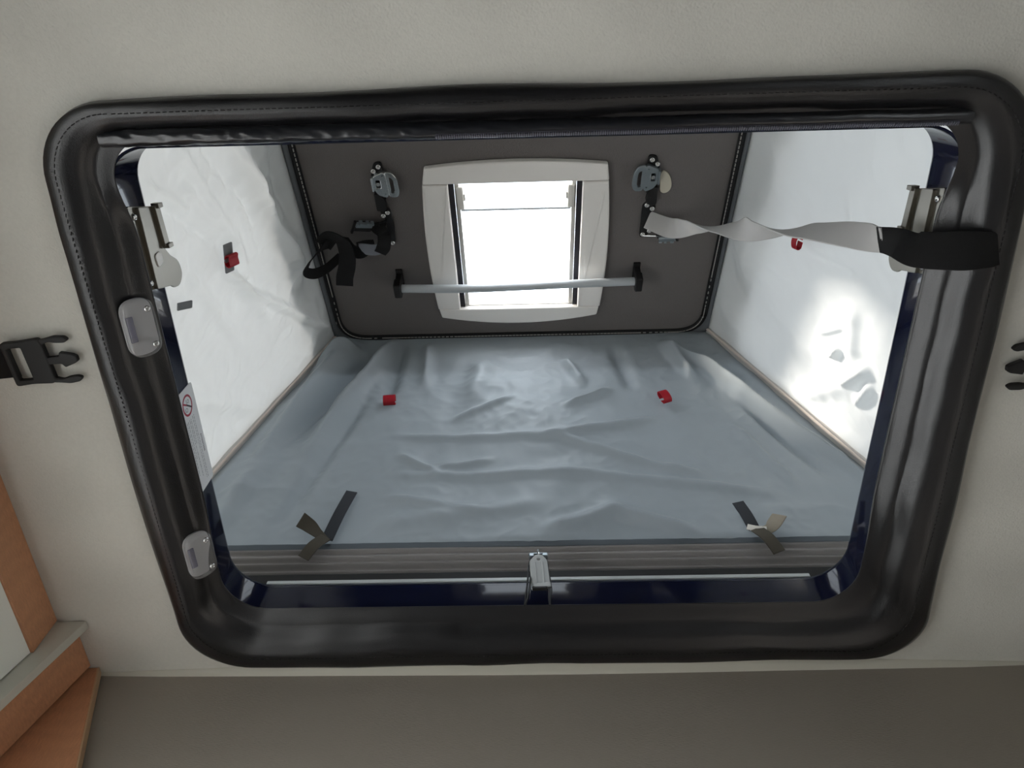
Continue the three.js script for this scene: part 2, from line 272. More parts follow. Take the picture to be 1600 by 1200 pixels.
// ------------------------------------------------------------------ pop-top lid (hinged behind the viewer), its own frame: x across, y towards the hinge, z down to the viewer
const LP = V(0, 2.919, -0.817), LS = V(0, -0.36, 0.933).normalize(), LN = V(0, -LS.z, LS.y), LQ = new THREE.Quaternion().setFromRotationMatrix(new THREE.Matrix4().makeBasis(V(1, 0, 0), LS, LN));
const lid = (x, s, h = 0) => V(x, 0, 0).add(LP).addScaledVector(LS, s).addScaledVector(LN, h);
const LEN = 2.0, SKY = { x0: -0.176, x1: 0.134, s0: 0.094, s1: 0.476 };
const rect = (x0, x1, y0, y1, r = 0) => shapeOf([[x0, y0], [x1, y0], [x1, y1], [x0, y1]], r);
{
  const t = thing('roof_lid', 'raised pop-up roof lid with dark grey felt liner above the canvas', 'roof', LP, LQ);
  const cut = () => rect(SKY.x0 - 0.004, SKY.x1 + 0.004, SKY.s0 - 0.004, SKY.s1 + 0.004, 0.012);
  part('roof_shell', plate(holed(rect(-0.60, 0.565, -0.075, LEN + 0.03, 0.09), cut()), 0.03, 0.004, -0.0305), M.lid, t);
  const rim = holed(rect(-0.615, 0.580, -0.09, LEN + 0.03, 0.09), rect(-0.603, 0.568, -0.078, LEN + 0.018, 0.085));
  part('roof_rim', plate(rim, 0.115, 0.003, -0.030), M.lid, t);
  part('felt_liner', plate(holed(rect(-0.508, 0.474, -0.012, LEN - 0.03, 0.06), cut()), 0.008, 0.002, 0), M.liner, t);
  const a = [[-0.512, 0.06], [-0.512, LEN - 0.06], [-0.45, LEN - 0.02], [0.415, LEN - 0.02], [0.478, LEN - 0.06], [0.478, 0.06]];
  const path = [];
  const sh = rect(-0.514, 0.480, -0.018, LEN - 0.02, 0.075).getPoints(10).map((p) => V(p.x, p.y, 0.010));
  const lp = new THREE.CatmullRomCurve3(sh, true, 'catmullrom', 0.05);
  part('piping', new THREE.TubeGeometry(lp, 600, 0.0085, 8, true), M.rubber, t, 'black piping round the liner');
  const n = 620, im = new THREE.InstancedMesh(new THREE.CapsuleGeometry(0.0014, 0.006, 2, 5).rotateX(Math.PI / 2), M.stitch, n), o = new THREE.Object3D();
  for (let i = 0; i < n; i++) { const p = lp.getPointAt(i / n), q = lp.getPointAt((i + 0.4) / n), d = lp.getTangentAt(i / n), up = V(-d.y * 0.0046, d.x * 0.0046, 0.0080); o.position.copy(p).add(up); o.lookAt(q.add(up)); o.updateMatrix(); im.setMatrixAt(i, o.matrix); }
  im.name = 'stitching'; im.userData.kind = 'stuff'; im.userData.label = 'silvery dashed stitching on the piping'; t.add(im);
  // dark skirt strip of cloth between piping and canvas, shade put into its colour
  const so = (k, h, r) => quadLoop([[-0.514 - 0.024 * k, LEN - 0.02], [0.480 + 0.020 * k, LEN - 0.02], [0.480 + 0.020 * k, -0.018 - 0.012 * k], [-0.514 - 0.024 * k, -0.018 - 0.012 * k]], [0.03, 0.03, r, r], 12, 40).map((p) => V(p.x, p.z, h));
  part('skirt', ring([so(0.1, 0.002, 0.075), so(0.3, 0.012, 0.07), so(0.6, 0.018, 0.055), so(0.85, 0.014, 0.03), so(1.05, 0.004, 0.012), so(1.15, 0.001, 0.012)]), M.skirt, t);
}
// roof light: pane, rim pieces, blind tracks, pull rod
{
  const t = thing('roof_window', 'white framed roof skylight glowing with daylight in the raised lid', 'skylight', LP, LQ);
  const { x0, x1, s0, s1 } = SKY, T = 0.017, z = 0.0085, bulgeX = 0.009, bulgeS = 0.013;
  const bar = (pts, r) => plate(shapeOf(pts, r), T, 0.004, z, 5);
  const curveS = (xa, xb, s, b, n = 12) => Array.from({ length: n + 1 }, (_, i) => { const u = i / n; return [lerp(xa, xb, u), s + b * 4 * u * (1 - u)]; });
  const curveX = (sa, sb, x, b, n = 12) => Array.from({ length: n + 1 }, (_, i) => { const u = i / n; return [x + b * 4 * u * (1 - u), lerp(sa, sb, u)]; });
  part('frame_bar', bar([...curveS(-0.226, 0.189, 0.520, bulgeS), [0.194, s1 + 0.002], [-0.234, s1 + 0.002]], 0.004), M.frame, t);
  part('frame_bar', bar([...curveS(0.187, -0.228, 0.064, -bulgeS - 0.012), [-0.233, s0 - 0.001], [0.191, s0 - 0.001]], 0.004), M.frame, t);
  part('frame_bar', bar([[x0, s0], [x0, s1], ...curveX(s1, s0, -0.2345, -bulgeX)], 0.002), M.frame, t);
  part('frame_bar', bar([[x1, s1], [x1, s0], ...curveX(s0, s1, 0.1935, bulgeX)], 0.002), M.frame, t);
  part('shaft', plate(holed(rect(x0 - 0.0035, x1 + 0.0035, s0 - 0.0035, s1 + 0.0035), rect(x0, x1, s0, s1)), 0.04, 0, -0.032), M.white, t);
  part('blind_track', box(x0 + 0.0005, x0 + 0.0125, s0 + 0.001, s1 - 0.002, 0.004, 0.016), M.track, t);
  part('blind_track', box(x1 - 0.0125, x1 - 0.0005, s0 + 0.001, s1 - 0.002, 0.004, 0.016), M.track, t);
  for (const x of [x0 + 0.018, x1 - 0.018]) {
    part('side_channel', box(x - 0.005, x + 0.005, s0, s1, -0.004, 0.006), M.white, t);
    const c = part('rod_holder', rbox(0.018, 0.062, 0.012, 0.003).translate(x + (x < 0 ? 0.006 : -0.006), 0.428, 0.004), M.white, t);
    part('catch', rbox(0.006, 0.018, 0.004, 0.001).translate(x + (x < 0 ? 0.016 : -0.016), 0.43, 0.006), M.white, c);
  }
  part('pull_rod', new THREE.CylinderGeometry(0.003, 0.003, 0.262, 12).rotateZ(Math.PI / 2).translate(-0.021, 0.392, 0.002), M.tubeGrey, t);
  part('pane', plate(rect(x0 - 0.03, x1 + 0.03, s0 - 0.03, s1 + 0.03, 0.03), 0.004, 0, -0.037), M.pane, t);
}
// grab bar under the skylight
{
  const t = thing('grab_bar', 'grey tubular bar with black end blocks crossing under the skylight', 'bar', LP, LQ);
  const bow = (x) => 0.199 + 0.007 * (x + 0.022);
  part('tube', tube([V(-0.318, bow(-0.318), 0.056), V(-0.15, bow(-0.15) - 0.004, 0.058), V(-0.02, bow(-0.02) - 0.001, 0.059), V(0.12, bow(0.12) + 0.002, 0.058), V(0.276, bow(0.276) + 0.003, 0.056)], 0.0105, 40, 16), M.tubeGrey, t);
  for (const x of [-0.325, 0.282]) {
    const e = part('end_block', merge([rbox(0.019, 0.042, 0.03, 0.004).translate(x, bow(x) + 0.001, 0.057), rbox(0.016, 0.03, 0.05, 0.003).translate(x, bow(x), 0.034), rbox(0.018, 0.052, 0.006, 0.002).translate(x, bow(x), 0.011)]), M.black, t);
  }
}
// latches and strap anchors on the liner
const H0 = 0.0085;
const screw = screwGeo(0.0062);
function latch(label, x, mirror) {
  const t = thing('lid_latch', label, 'latch', lid(x, 0.47, H0), LQ, undefined), m = mirror ? -1 : 1, F = (l) => l.map(([a, b]) => [a * m, b]);
  const order = (l) => (mirror ? [...l].reverse() : l);
  const sp = (l, r) => shapeOf(order(F(l)), r);
  part('mounting_plate', plate(sp([[-0.016, 0.034], [-0.006, 0.062], [0.012, 0.064], [0.014, 0.03], [0.012, -0.02], [0.002, -0.062], [-0.014, -0.056], [-0.016, -0.01]], 0.008), 0.006), M.black, t);
  for (const [a, b] of [[0.004, 0.053], [-0.009, 0.042]]) part('screw', screw, M.steel, t).position.set(a * m, b, 0.0062);
  const cup = part('catch_body', merge([
    plate(holed(sp([[-0.012, 0.034], [0.014, 0.046], [0.020, 0.036], [0.022, -0.012], [0.014, -0.024], [-0.004, -0.016], [-0.014, 0.0]], 0.006), circlePath(0.011 * m, 0.036, 0.0036), circlePath(0.012 * m, -0.012, 0.0036), sp([[-0.006, 0.004], [0.004, 0.004], [0.004, 0.024], [-0.006, 0.024]], 0.003)), 0.012, 0.002, 0.006),
    rbox(0.005, 0.036, 0.02, 0.002).translate(-0.014 * m, 0.014, 0.012),
  ]), mirror ? M.zinc : M.chrome, t);
  part('catch_bolt', new THREE.CylinderGeometry(0.005, 0.005, 0.012, 14).rotateX(Math.PI / 2).translate(-0.001 * m, 0.014, 0.012), M.steel, cup);
  const ringS = holed(sp([[0.016, 0.046], [0.034, 0.044], [0.044, 0.028], [0.046, -0.008], [0.040, -0.022], [0.020, -0.022]], 0.008), sp([[0.0225, 0.034], [0.032, 0.032], [0.036, 0.024], [0.037, -0.004], [0.034, -0.012], [0.0235, -0.012]], 0.005));
  part('pull_ring', plate(ringS, 0.006, 0.0018, 0.012), mirror ? M.zinc : M.chrome, t);
  part('lower_arm', plate(sp([[-0.016, -0.012], [-0.002, -0.014], [0.008, -0.03], [0.010, -0.05], [0.002, -0.062], [-0.016, -0.06]], 0.005), 0.012, 0.002, 0.005), M.black, t);
  return t;
}
latch('chrome lid latch with open pull ring above the bundled black strap', -0.333, false);
latch('dull grey lid latch with pull ring beside a pale teardrop tab', 0.292, true);
{ // pale teardrop tab behind the second latch
  const s = new THREE.Shape(); s.moveTo(0.316, 0.492); s.bezierCurveTo(0.326, 0.494, 0.341, 0.472, 0.340, 0.45); s.bezierCurveTo(0.338, 0.428, 0.314, 0.428, 0.3135, 0.446); s.bezierCurveTo(0.313, 0.462, 0.308, 0.488, 0.316, 0.492);
  const t = thing('pull_tab', 'pale cream teardrop tab lying on the felt by the grey latch', 'tab', LP, LQ);
  part('tab', plate(s, 0.004, 0.001, H0 + 0.001, 10), S({ color: lin(0.62, 0.57, 0.46), roughness: 0.6 }), t);
}
function anchor(label, pts, screws, group) {
  const t = thing('strap_anchor', label, 'bracket', lid(0, 0, H0), LQ);
  part('anchor_plate', plate(shapeOf(pts, 0.007), 0.007, 0.0015), M.black, t);
  for (const [a, b] of screws) part('screw', screw, M.steel, t).position.set(a, b, 0.0072);
  return t;
}
anchor('black screwed plate holding the bundled strap below the chrome latch', [[-0.345, 0.402], [-0.331, 0.411], [-0.319, 0.408], [-0.316, 0.36], [-0.319, 0.312], [-0.327, 0.303], [-0.345, 0.318], [-0.340, 0.335], [-0.334, 0.345], [-0.334, 0.38]], [[-0.326, 0.400], [-0.3375, 0.391], [-0.3375, 0.322], [-0.3265, 0.311]]);
anchor('black screwed plate holding the outstretched grey strap below the dull latch', [[0.278, 0.402], [0.289, 0.412], [0.309, 0.398], [0.309, 0.390], [0.297, 0.379], [0.297, 0.342], [0.309, 0.338], [0.307, 0.328], [0.292, 0.309], [0.279, 0.309]], [[0.288, 0.403], [0.3015, 0.393], [0.301, 0.329], [0.286, 0.319]]);
// buckles that hold the straps
function camBuckle(label, x, s, ang, fl) {
  const q = LQ.clone().multiply(new THREE.Quaternion().setFromEuler(new THREE.Euler(0.35, 0.25 * fl, ang)));
  const t = thing('strap_buckle', label, 'buckle', lid(x, s, 0.035), q);
  part('buckle_body', plate(shapeOf([[-0.024, -0.014], [0.020, -0.016], [0.024, 0.0], [0.020, 0.014], [0.006, 0.016], [-0.024, 0.018]], 0.004), 0.008, 0.0015, -0.004), M.black, t);
  part('buckle_jaw', merge([rbox(0.040, 0.014, 0.009, 0.002).translate(-0.002, 0.011, 0.004), rbox(0.008, 0.007, 0.012, 0.001).translate(-0.012, 0.019, 0.004), rbox(0.007, 0.006, 0.012, 0.001).translate(0.004, 0.0195, 0.004), rbox(0.008, 0.006, 0.012, 0.001).translate(0.016, 0.018, 0.004)]), M.zinc, t);
  part('buckle_bar', rbox(0.006, 0.044, 0.008, 0.002).translate(-0.025, 0.0, 0.002), M.black, t);
  part('buckle_pin', new THREE.CylinderGeometry(0.0022, 0.0022, 0.05, 10).rotateZ(Math.PI / 2 - 0.1).translate(0.03, 0.0, 0.002), M.steel, t);
}
camBuckle('metal jawed black buckle hanging between the chrome latch and the strap bundle', -0.385, 0.375, -0.42, 1);
camBuckle('small dark buckle half hidden under the start of the stretched strap', 0.338, 0.330, -2.75, -1);

// ------------------------------------------------------------------ straps
{ // grey strap stretched from the lid across the hatch to the padded rim
  const A = lid(0.292, 0.366, 0.022), B = lid(0.338, 0.362, 0.05), K = V(0.549, 1.999, -0.331);
  const mid = (t, dz = 0) => V(lerp(B.x, K.x, t), lerp(B.y, K.y, t), lerp(B.z, K.z, t) + dz);
  const pts = [A, B, mid(0.145, 0.006), mid(0.325, 0.010), mid(0.5, 0.010), mid(0.68, 0.016), mid(0.825, 0.014), mid(0.91, 0.009)];
  const t = thing('stretched_strap', 'twisted grey webbing strap with a black end pulled from the lid to the black rim', 'strap');
  part('webbing', webbing(pts, [0.042, 0.046, 0.046, 0.046, 0.046, 0.046, 0.044, 0.040], [6, 14, 82, 150, 262, 338, 374, 430], 0.0022, V(0.05, -0.85, 0.35), 150, 0.0015), M.greyWeb, t);
  part('sewn_end', webbing([mid(0.895, 0.010).add(V(0, -0.001, 0)), mid(0.945, 0.007), K, V(0.598, 1.971, -0.325), V(0.625, 1.9668, -0.323), V(0.640, 1.9685, -0.323)], [0.040, 0.042, 0.050, 0.054, 0.05, 0.044], [424, 405, 378, 362, 358, 356], 0.0026, V(0.05, -0.85, 0.35), 90, 0.0015), M.blackWeb, t, 'black end of the strap');
}
{ // the other strap hangs bundled
  const L = (x, s, h) => lid(x, s, h), f = LN.clone();
  const t = thing('bundled_strap', 'black webbing strap hanging in a folded bundle from the lid anchor', 'strap');
  part('strap_end', webbing([L(-0.487, 0.338, 0.055), L(-0.462, 0.366, 0.062), L(-0.438, 0.362, 0.068), L(-0.430, 0.325, 0.07), L(-0.437, 0.285, 0.07), L(-0.449, 0.250, 0.07), L(-0.455, 0.222, 0.068)], [0.042, 0.044, 0.044, 0.042, 0.042, 0.042, 0.042], [0, 12, 30, 18, 0, -4, -6], 0.0024, f, 60), M.blackWeb, t);
  part('strap_loop', webbing([L(-0.452, 0.300, 0.050), L(-0.488, 0.285, 0.08), L(-0.512, 0.292, 0.105), L(-0.524, 0.308, 0.115), L(-0.516, 0.322, 0.105), L(-0.496, 0.334, 0.075), L(-0.470, 0.345, 0.056)], [0.022, 0.024, 0.026, 0.026, 0.026, 0.028, 0.04], [50, 62, 68, 70, 70, 58, 30], 0.0022, f, 60), M.blackWeb, t);
  part('strap_fold', webbing([L(-0.432, 0.365, 0.06), L(-0.420, 0.335, 0.064), L(-0.404, 0.325, 0.062), L(-0.385, 0.330, 0.058), L(-0.362, 0.332, 0.055)], [0.044, 0.05, 0.048, 0.04, 0.034], [40, 25, 0, -5, -10], 0.0022, f, 40), M.blackWeb, t);
  part('lining_patch', webbing([L(-0.402, 0.330, 0.060), L(-0.385, 0.3275, 0.0605), L(-0.366, 0.3245, 0.060), L(-0.345, 0.326, 0.056)], [0.03, 0.032, 0.032, 0.028], [0, 0, 0, 0], 0.0022, f, 20), S({ color: lin(0.2, 0.21, 0.24), roughness: 0.4, bumpMap: weave, bumpScale: 0.0004 }), t, 'pale grey woven stretch');
  part('strap_tail', webbing([L(-0.352, 0.316, 0.062), L(-0.343, 0.328, 0.060), L(-0.338, 0.345, 0.050), L(-0.342, 0.36, 0.038), L(-0.356, 0.372, 0.03), L(-0.335, 0.366, 0.012)], [0.03, 0.036, 0.036, 0.032, 0.03, 0.03], [10, 20, 40, 60, 40, 10], 0.0022, f, 40), M.blackWeb, t);
}

// ------------------------------------------------------------------ canvas tent
const BY = ROOF + 0.003;
const TL = lid(-0.536, -0.020, 0.004), TR = lid(0.498, -0.020, 0.004);
const BL = V(-0.884, BY, -1.069), BR = V(0.951, BY, -1.069);
const hingeL = lid(-0.536, LEN, 0.004), hingeR = lid(0.498, LEN, 0.004);
const footL = V(-0.62, BY, hingeL.z + 0.01), footR = V(0.60, BY, hingeR.z + 0.01);
function crease(px, py, list) {                         // sum of soft ridges along segments [x0,y0,x1,y1,width,height]
  let d = 0;
  for (const [ax, ay, bx, by, w, h] of list) {
    const vx = bx - ax, vy = by - ay, t = Math.max(-0.25, Math.min(1.25, ((px - ax) * vx + (py - ay) * vy) / (vx * vx + vy * vy)));
    const k = Math.hypot(px - ax - vx * t, py - ay - vy * t) / w;
    if (k < 3) d += h * Math.exp(-k * k) * sstep(-0.25, 0.2, t) * (1 - sstep(0.8, 1.25, t));
  }
  return d;
}
const leftCreases = [[-0.241, 2.434, -0.49, 2.574, 0.012, 0.006], [-0.252, 2.497, -0.431, 2.617, 0.01, -0.005], [-0.271, 2.567, -0.586, 2.77, 0.02, 0.012], [-0.282, 2.623, -0.611, 2.795, 0.016, -0.008], [-0.40, 2.504, -0.32, 2.442, 0.01, 0.005], [-0.345, 2.393, -0.44, 2.502, 0.009, -0.005], [-0.506, 2.534, -0.672, 2.651, 0.012, 0.006], [-0.471, 2.43, -0.699, 2.564, 0.014, 0.005], [-0.77, 2.431, -0.886, 2.599, 0.02, 0.006], [-0.513, 2.534, -0.593, 2.61, 0.007, 0.007], [-0.593, 2.61, -0.80, 2.893, 0.010, 0.010], [-0.288, 2.354, -0.357, 2.439, 0.01, 0.005], [-0.30, 2.68, -0.66, 2.84, 0.018, -0.012], [-0.41, 2.45, -0.53, 2.43, 0.01, -0.004], [-0.58, 2.50, -0.65, 2.43, 0.012, 0.004], [-0.36, 2.56, -0.50, 2.62, 0.009, 0.005]];
const rightCreases = [[-0.618, 2.478, -0.724, 2.48, 0.016, 0.006], [-0.747, 2.53, -0.715, 2.512, 0.008, 0.008], [-0.796, 2.498, -0.741, 2.449, 0.010, 0.009], [-0.524, 2.587, -0.546, 2.476, 0.016, -0.004], [-0.374, 2.479, -0.45, 2.474, 0.014, 0.004], [-0.989, 2.735, -0.788, 2.481, 0.02, 0.005], [-0.84, 2.47, -0.78, 2.44, 0.008, 0.007], [-0.30, 2.6, -0.62, 2.76, 0.03, 0.008], [-0.70, 2.56, -0.66, 2.50, 0.008, 0.005]];
const farCreases = [[-0.491, 2.873, -0.664, 2.355, 0.028, 0.016], [-0.432, 2.832, -0.636, 2.444, 0.022, -0.012], [-0.377, 2.883, -0.517, 2.519, 0.02, 0.012], [-0.349, 2.869, -0.361, 2.685, 0.018, -0.008], [-0.27, 2.866, -0.266, 2.729, 0.016, 0.007], [0.417, 2.806, 0.731, 2.432, 0.014, 0.014], [0.235, 2.85, 0.262, 2.714, 0.018, -0.007], [0.372, 2.846, 0.421, 2.733, 0.014, 0.008], [-0.288, 2.541, 0.051, 2.537, 0.010, 0.005], [0.051, 2.537, 0.287, 2.591, 0.011, 0.006], [0.066, 2.533, 0.379, 2.413, 0.011, 0.006], [-0.262, 2.427, 0.105, 2.428, 0.012, 0.006], [0.105, 2.428, 0.498, 2.365, 0.012, 0.005], [-0.313, 2.365, -0.111, 2.326, 0.011, 0.005], [0.041, 2.274, 0.181, 2.322, 0.016, 0.010], [0.181, 2.322, 0.338, 2.264, 0.016, 0.010], [0.434, 2.806, 0.535, 2.73, 0.012, -0.008], [-0.537, 2.335, -0.428, 2.642, 0.018, -0.008], [0.10, 2.80, 0.14, 2.72, 0.014, 0.006], [-0.12, 2.79, -0.14, 2.66, 0.03, 0.007], [0.55, 2.62, 0.66, 2.43, 0.012, -0.008], [0.50, 2.55, 0.585, 2.40, 0.012, 0.007], [-0.18, 2.60, -0.05, 2.66, 0.009, 0.004], [0.1, 2.64, 0.2, 2.69, 0.008, 0.006], [-0.30, 2.48, -0.22, 2.44, 0.009, 0.006], [-0.22, 2.45, -0.1, 2.47, 0.009, 0.005], [-0.3, 2.30, 0.0, 2.34, 0.02, 0.006], [-0.56, 2.80, -0.47, 2.86, 0.01, 0.008]];
const ridged = (x, y, z) => 1 - Math.abs(nz(x, y, z)) * 2;
const tent = thing('canvas_tent', 'grey folding canvas walls between the van roof and the raised lid', 'tent');
const seamAt = (t, s) => (s < 0 ? TL.clone().lerp(BL, t) : TR.clone().lerp(BR, t));
function sidePanel(sg) {
  const top0 = sg < 0 ? TL : TR, top1 = sg < 0 ? hingeL : hingeR, b0 = sg < 0 ? BL : BR, b1 = sg < 0 ? footL : footR, cr = sg < 0 ? leftCreases : rightCreases;
  const nrm = V().crossVectors(top1.clone().sub(top0), b0.clone().sub(top0)).normalize(); if (nrm.x * sg > 0) nrm.negate();   // inwards
  return sheet(300, 170, (u, v) => {
    const a = 0.55 * u + 0.45 * u * u, q = Math.pow(v, 0.95);
    const p = top0.clone().lerp(top1, a).lerp(b0.clone().lerp(b1, a), q);
    const edge = sstep(0, 0.05, v) * (1 - sstep(0.96, 1, v)) * sstep(0, 0.04, u) * (1 - sstep(0.93, 1, u)), z = p.z, y = p.y;
    const rot = z * 0.83 + y * 0.55, ort = -z * 0.55 + y * 0.83;
    let d = 2.4 * crease(z, y, cr) + (sg < 0 ? 2.6 : 0.9) * (0.0032 * ridged(rot * 7, ort * 13, 3 + sg) * ridged(z * 4, y * 4, 8) + 0.0024 * ridged(rot * 18 + 4, ort * 24, 1 + sg)) + 0.012 * fbm(z * 3, y * 3, 6 + sg);
    d += 0.010 * Math.sin(rot * 2 + ort * 34 + 3 * nz(z * 3, y * 3)) * (1 - sstep(0.0, 0.42, v));   // drapes under the lid
    p.addScaledVector(nrm, d * edge - 0.018 * Math.sin(Math.PI * v) * edge);
    return [p, z, y];
  });
}
part('side_panel', sidePanel(-1), M.sideCloth, tent, 'pale grey side panel with a red ribbon, lit from behind');
part('side_panel', sidePanel(1), M.sideCloth, tent, 'pale grey side panel with a bright patch of sunlight');
{ // far panel
  const nrm = V(0, -0.27, 0.962).normalize(), q1 = (2.238 - TL.y) / (BY - TL.y);
  const far = (v0, v1, nu, nv, extra, edgeTop, edgeBot) => sheet(nu, nv, (u, w) => {
    const v = lerp(v0, v1, w), p = seamAt(v, -1).lerp(seamAt(v, 1), u), e = sstep(0, 0.03, u) * (1 - sstep(0.97, 1, u)) * (edgeTop ? sstep(0, 0.06, w) : 1) * (edgeBot ? 1 - sstep(0.97, 1, w) : 1);
    p.addScaledVector(nrm, extra(p.x, p.y, u, w) * e); return [p, p.x, p.y];
  });
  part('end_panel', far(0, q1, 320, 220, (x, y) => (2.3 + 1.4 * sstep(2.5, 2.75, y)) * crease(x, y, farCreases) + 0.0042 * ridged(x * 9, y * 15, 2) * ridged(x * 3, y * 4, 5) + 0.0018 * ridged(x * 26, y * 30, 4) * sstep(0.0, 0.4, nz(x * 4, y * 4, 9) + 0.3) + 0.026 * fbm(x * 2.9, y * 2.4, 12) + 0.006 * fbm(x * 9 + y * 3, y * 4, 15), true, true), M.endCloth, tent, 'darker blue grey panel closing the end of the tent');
  part('hem', far(q1 - 0.012, q1 + 0.004, 120, 3, (x) => 0.004 + 0.001 * nz(x * 60, 2)), M.hem, tent, 'dark stitched hem');
  part('lower_band', far(q1 - 0.001, 1, 200, 60, (x, y) => {
    const w = 0.0025 * nz(x * 3, 4), yy = y + w; let d = 0;
    for (const [c, h, s] of [[2.229, 0.010, 0.005], [2.211, 0.013, 0.0075], [2.193, 0.016, 0.0060], [2.176, 0.013, 0.0055], [2.163, 0.012, 0.005]]) d += h * Math.exp(-(((yy - c) / s) ** 2));
    return d;
  }), M.bandCloth, tent, 'taupe band of horizontal folds');
}
part('hinge_panel', sheet(20, 4, (u, v) => [footL.clone().lerp(footR, u).lerp(hingeL.clone().lerp(hingeR, u), v), u, v * 0.05]), M.sideCloth, tent);
for (const s of [-1, 1]) { // taped corner seams
  const a = seamAt(0.01, s), b = seamAt(0.93, s), inw = V(-s * 0.62, -0.33, 0.72).normalize(), dir = b.clone().sub(a).normalize(), wd = V().crossVectors(dir, inw).normalize();
  const tp = part('seam_tape', sheet(60, 6, (u, v) => [a.clone().lerp(b, u).addScaledVector(wd, (v - 0.5) * 0.034).addScaledVector(inw, 0.011 - 0.012 * Math.abs(v - 0.5) + 0.0015 * nz(u * 18, v * 2, s)), u * 0.9, v * 0.04]), M.seam, tent);
  part('seam_cord', tube([a.clone().addScaledVector(inw, 0.013), a.clone().lerp(b, 0.5).addScaledVector(inw, 0.013), b.clone().addScaledVector(inw, 0.013)], 0.0035, 30, 8), M.seamCord, tp);
}

// ------------------------------------------------------------------ red ribbons and little tabs on the canvas
function ribbon(label, p, n, ang, w, len, curl, tabMat) {
  const q = new THREE.Quaternion().setFromUnitVectors(V(0, 0, 1), n.clone().normalize()).multiply(new THREE.Quaternion().setFromAxisAngle(V(0, 0, 1), ang));
  const t = thing('red_ribbon', label, 'ribbon', p, q);
  part('ribbon_loop', webbing([V(0, -len * 0.1, 0.001), V(0, -len * 0.55, 0.006), V(0, -len * 0.5, 0.016), V(0, len * 0.1, 0.020 + curl), V(0, len * 0.5, 0.014), V(0, len * 0.45, 0.006), V(0, len * 0.1, 0.002)], w, 0, 0.0012, V(0, -0.35, 1), 40), M.red, t);
  if (tabMat) part('stitched_tab', plate(rect(-0.013, 0.013, -0.030, 0.034, 0.002), 0.003, 0.0005), tabMat, t, 'grey cloth tab behind the ribbon');
}
const sideN = V(0.923, -0.36, -0.139), sideR = V(-0.885, -0.435, -0.168), farN = V(0, -0.27, 0.962);
ribbon('dark red ribbon loop on a grey tab on the side panel beside the bracket', V(-0.632, 2.521, -0.48), sideN, 1.2, 0.028, 0.024, -0.006, M.grab);
ribbon('red ribbon peeking out beneath the stretched grey strap', V(0.596, 2.580, -0.487), sideR, -1.2, 0.014, 0.030, 0.0, null);
ribbon('squarish red ribbon loop on the end panel farther from the sunlit patch', V(-0.349, 2.654, -0.905), farN, 0.08, 0.030, 0.026, 0.0, null);
ribbon('narrow red ribbon loop on the end panel nearer to the sunlit patch', V(0.338, 2.648, -0.907), farN, 0.35, 0.021, 0.034, 0.0, null);
{ const q = new THREE.Quaternion().setFromUnitVectors(V(0, 0, 1), sideN.clone().normalize()).multiply(new THREE.Quaternion().setFromAxisAngle(V(0, 0, 1), 1.0)); const t = thing('cloth_tab', 'small grey cloth tab on the side panel just above the upper lamp', 'tab', V(-0.690, 2.397, -0.537), q); part('tab', plate(rect(-0.02, 0.02, -0.008, 0.008, 0.002), 0.003, 0.0005), M.grab, t); }
function tieStrap(label, p0, p1, p2, curl, tabM, pale) {   // strap down the end panel, curled hook-and-loop tab at the hem
  const t = thing('tie_strap', label, 'strap');
  const f = farN;
  part('upper_strap', webbing([p0, p0.clone().lerp(p1, 0.5).addScaledVector(f, 0.004), p1], 0.026, 0, 0.0018, f, 20), M.tie, t);
  part('lower_strap', webbing([p1.clone().addScaledVector(f, 0.010), p1.clone().lerp(p2, 0.5).addScaledVector(f, 0.013), p2], 0.027, 0, 0.0018, f, 20), M.olive, t);
  part('curled_tab', webbing(curl, [0.012, 0.022, 0.030, 0.034], [20, 10, -15, -30], 0.0018, f, 24), tabM, t);
  if (pale) part('tab_stitching', webbing(pale, 0.014, 0, 0.002, f, 12), M.white, t, 'pale end of the tab');
}
tieStrap('dark tie strap with a curled olive tab at the hem near the lower lamp', V(-0.402, 2.382, -0.985), V(-0.434, 2.252, -1.018), V(-0.468, 2.190, -1.015), [V(-0.432, 2.246, -1.012), V(-0.452, 2.258, -1.006), V(-0.474, 2.276, -0.998), V(-0.496, 2.290, -0.992)], M.olive, null);
tieStrap('dark tie strap with a pale curled tab at the hem opposite the lamps', V(0.452, 2.335, -0.998), V(0.472, 2.258, -1.018), V(0.50, 2.186, -1.015), [V(0.480, 2.252, -1.010), V(0.497, 2.252, -1.006), V(0.510, 2.262, -1.000), V(0.525, 2.279, -0.992)], M.paleTab, [V(0.455, 2.264, -1.010), V(0.475, 2.254, -1.008), V(0.492, 2.251, -1.006)]);

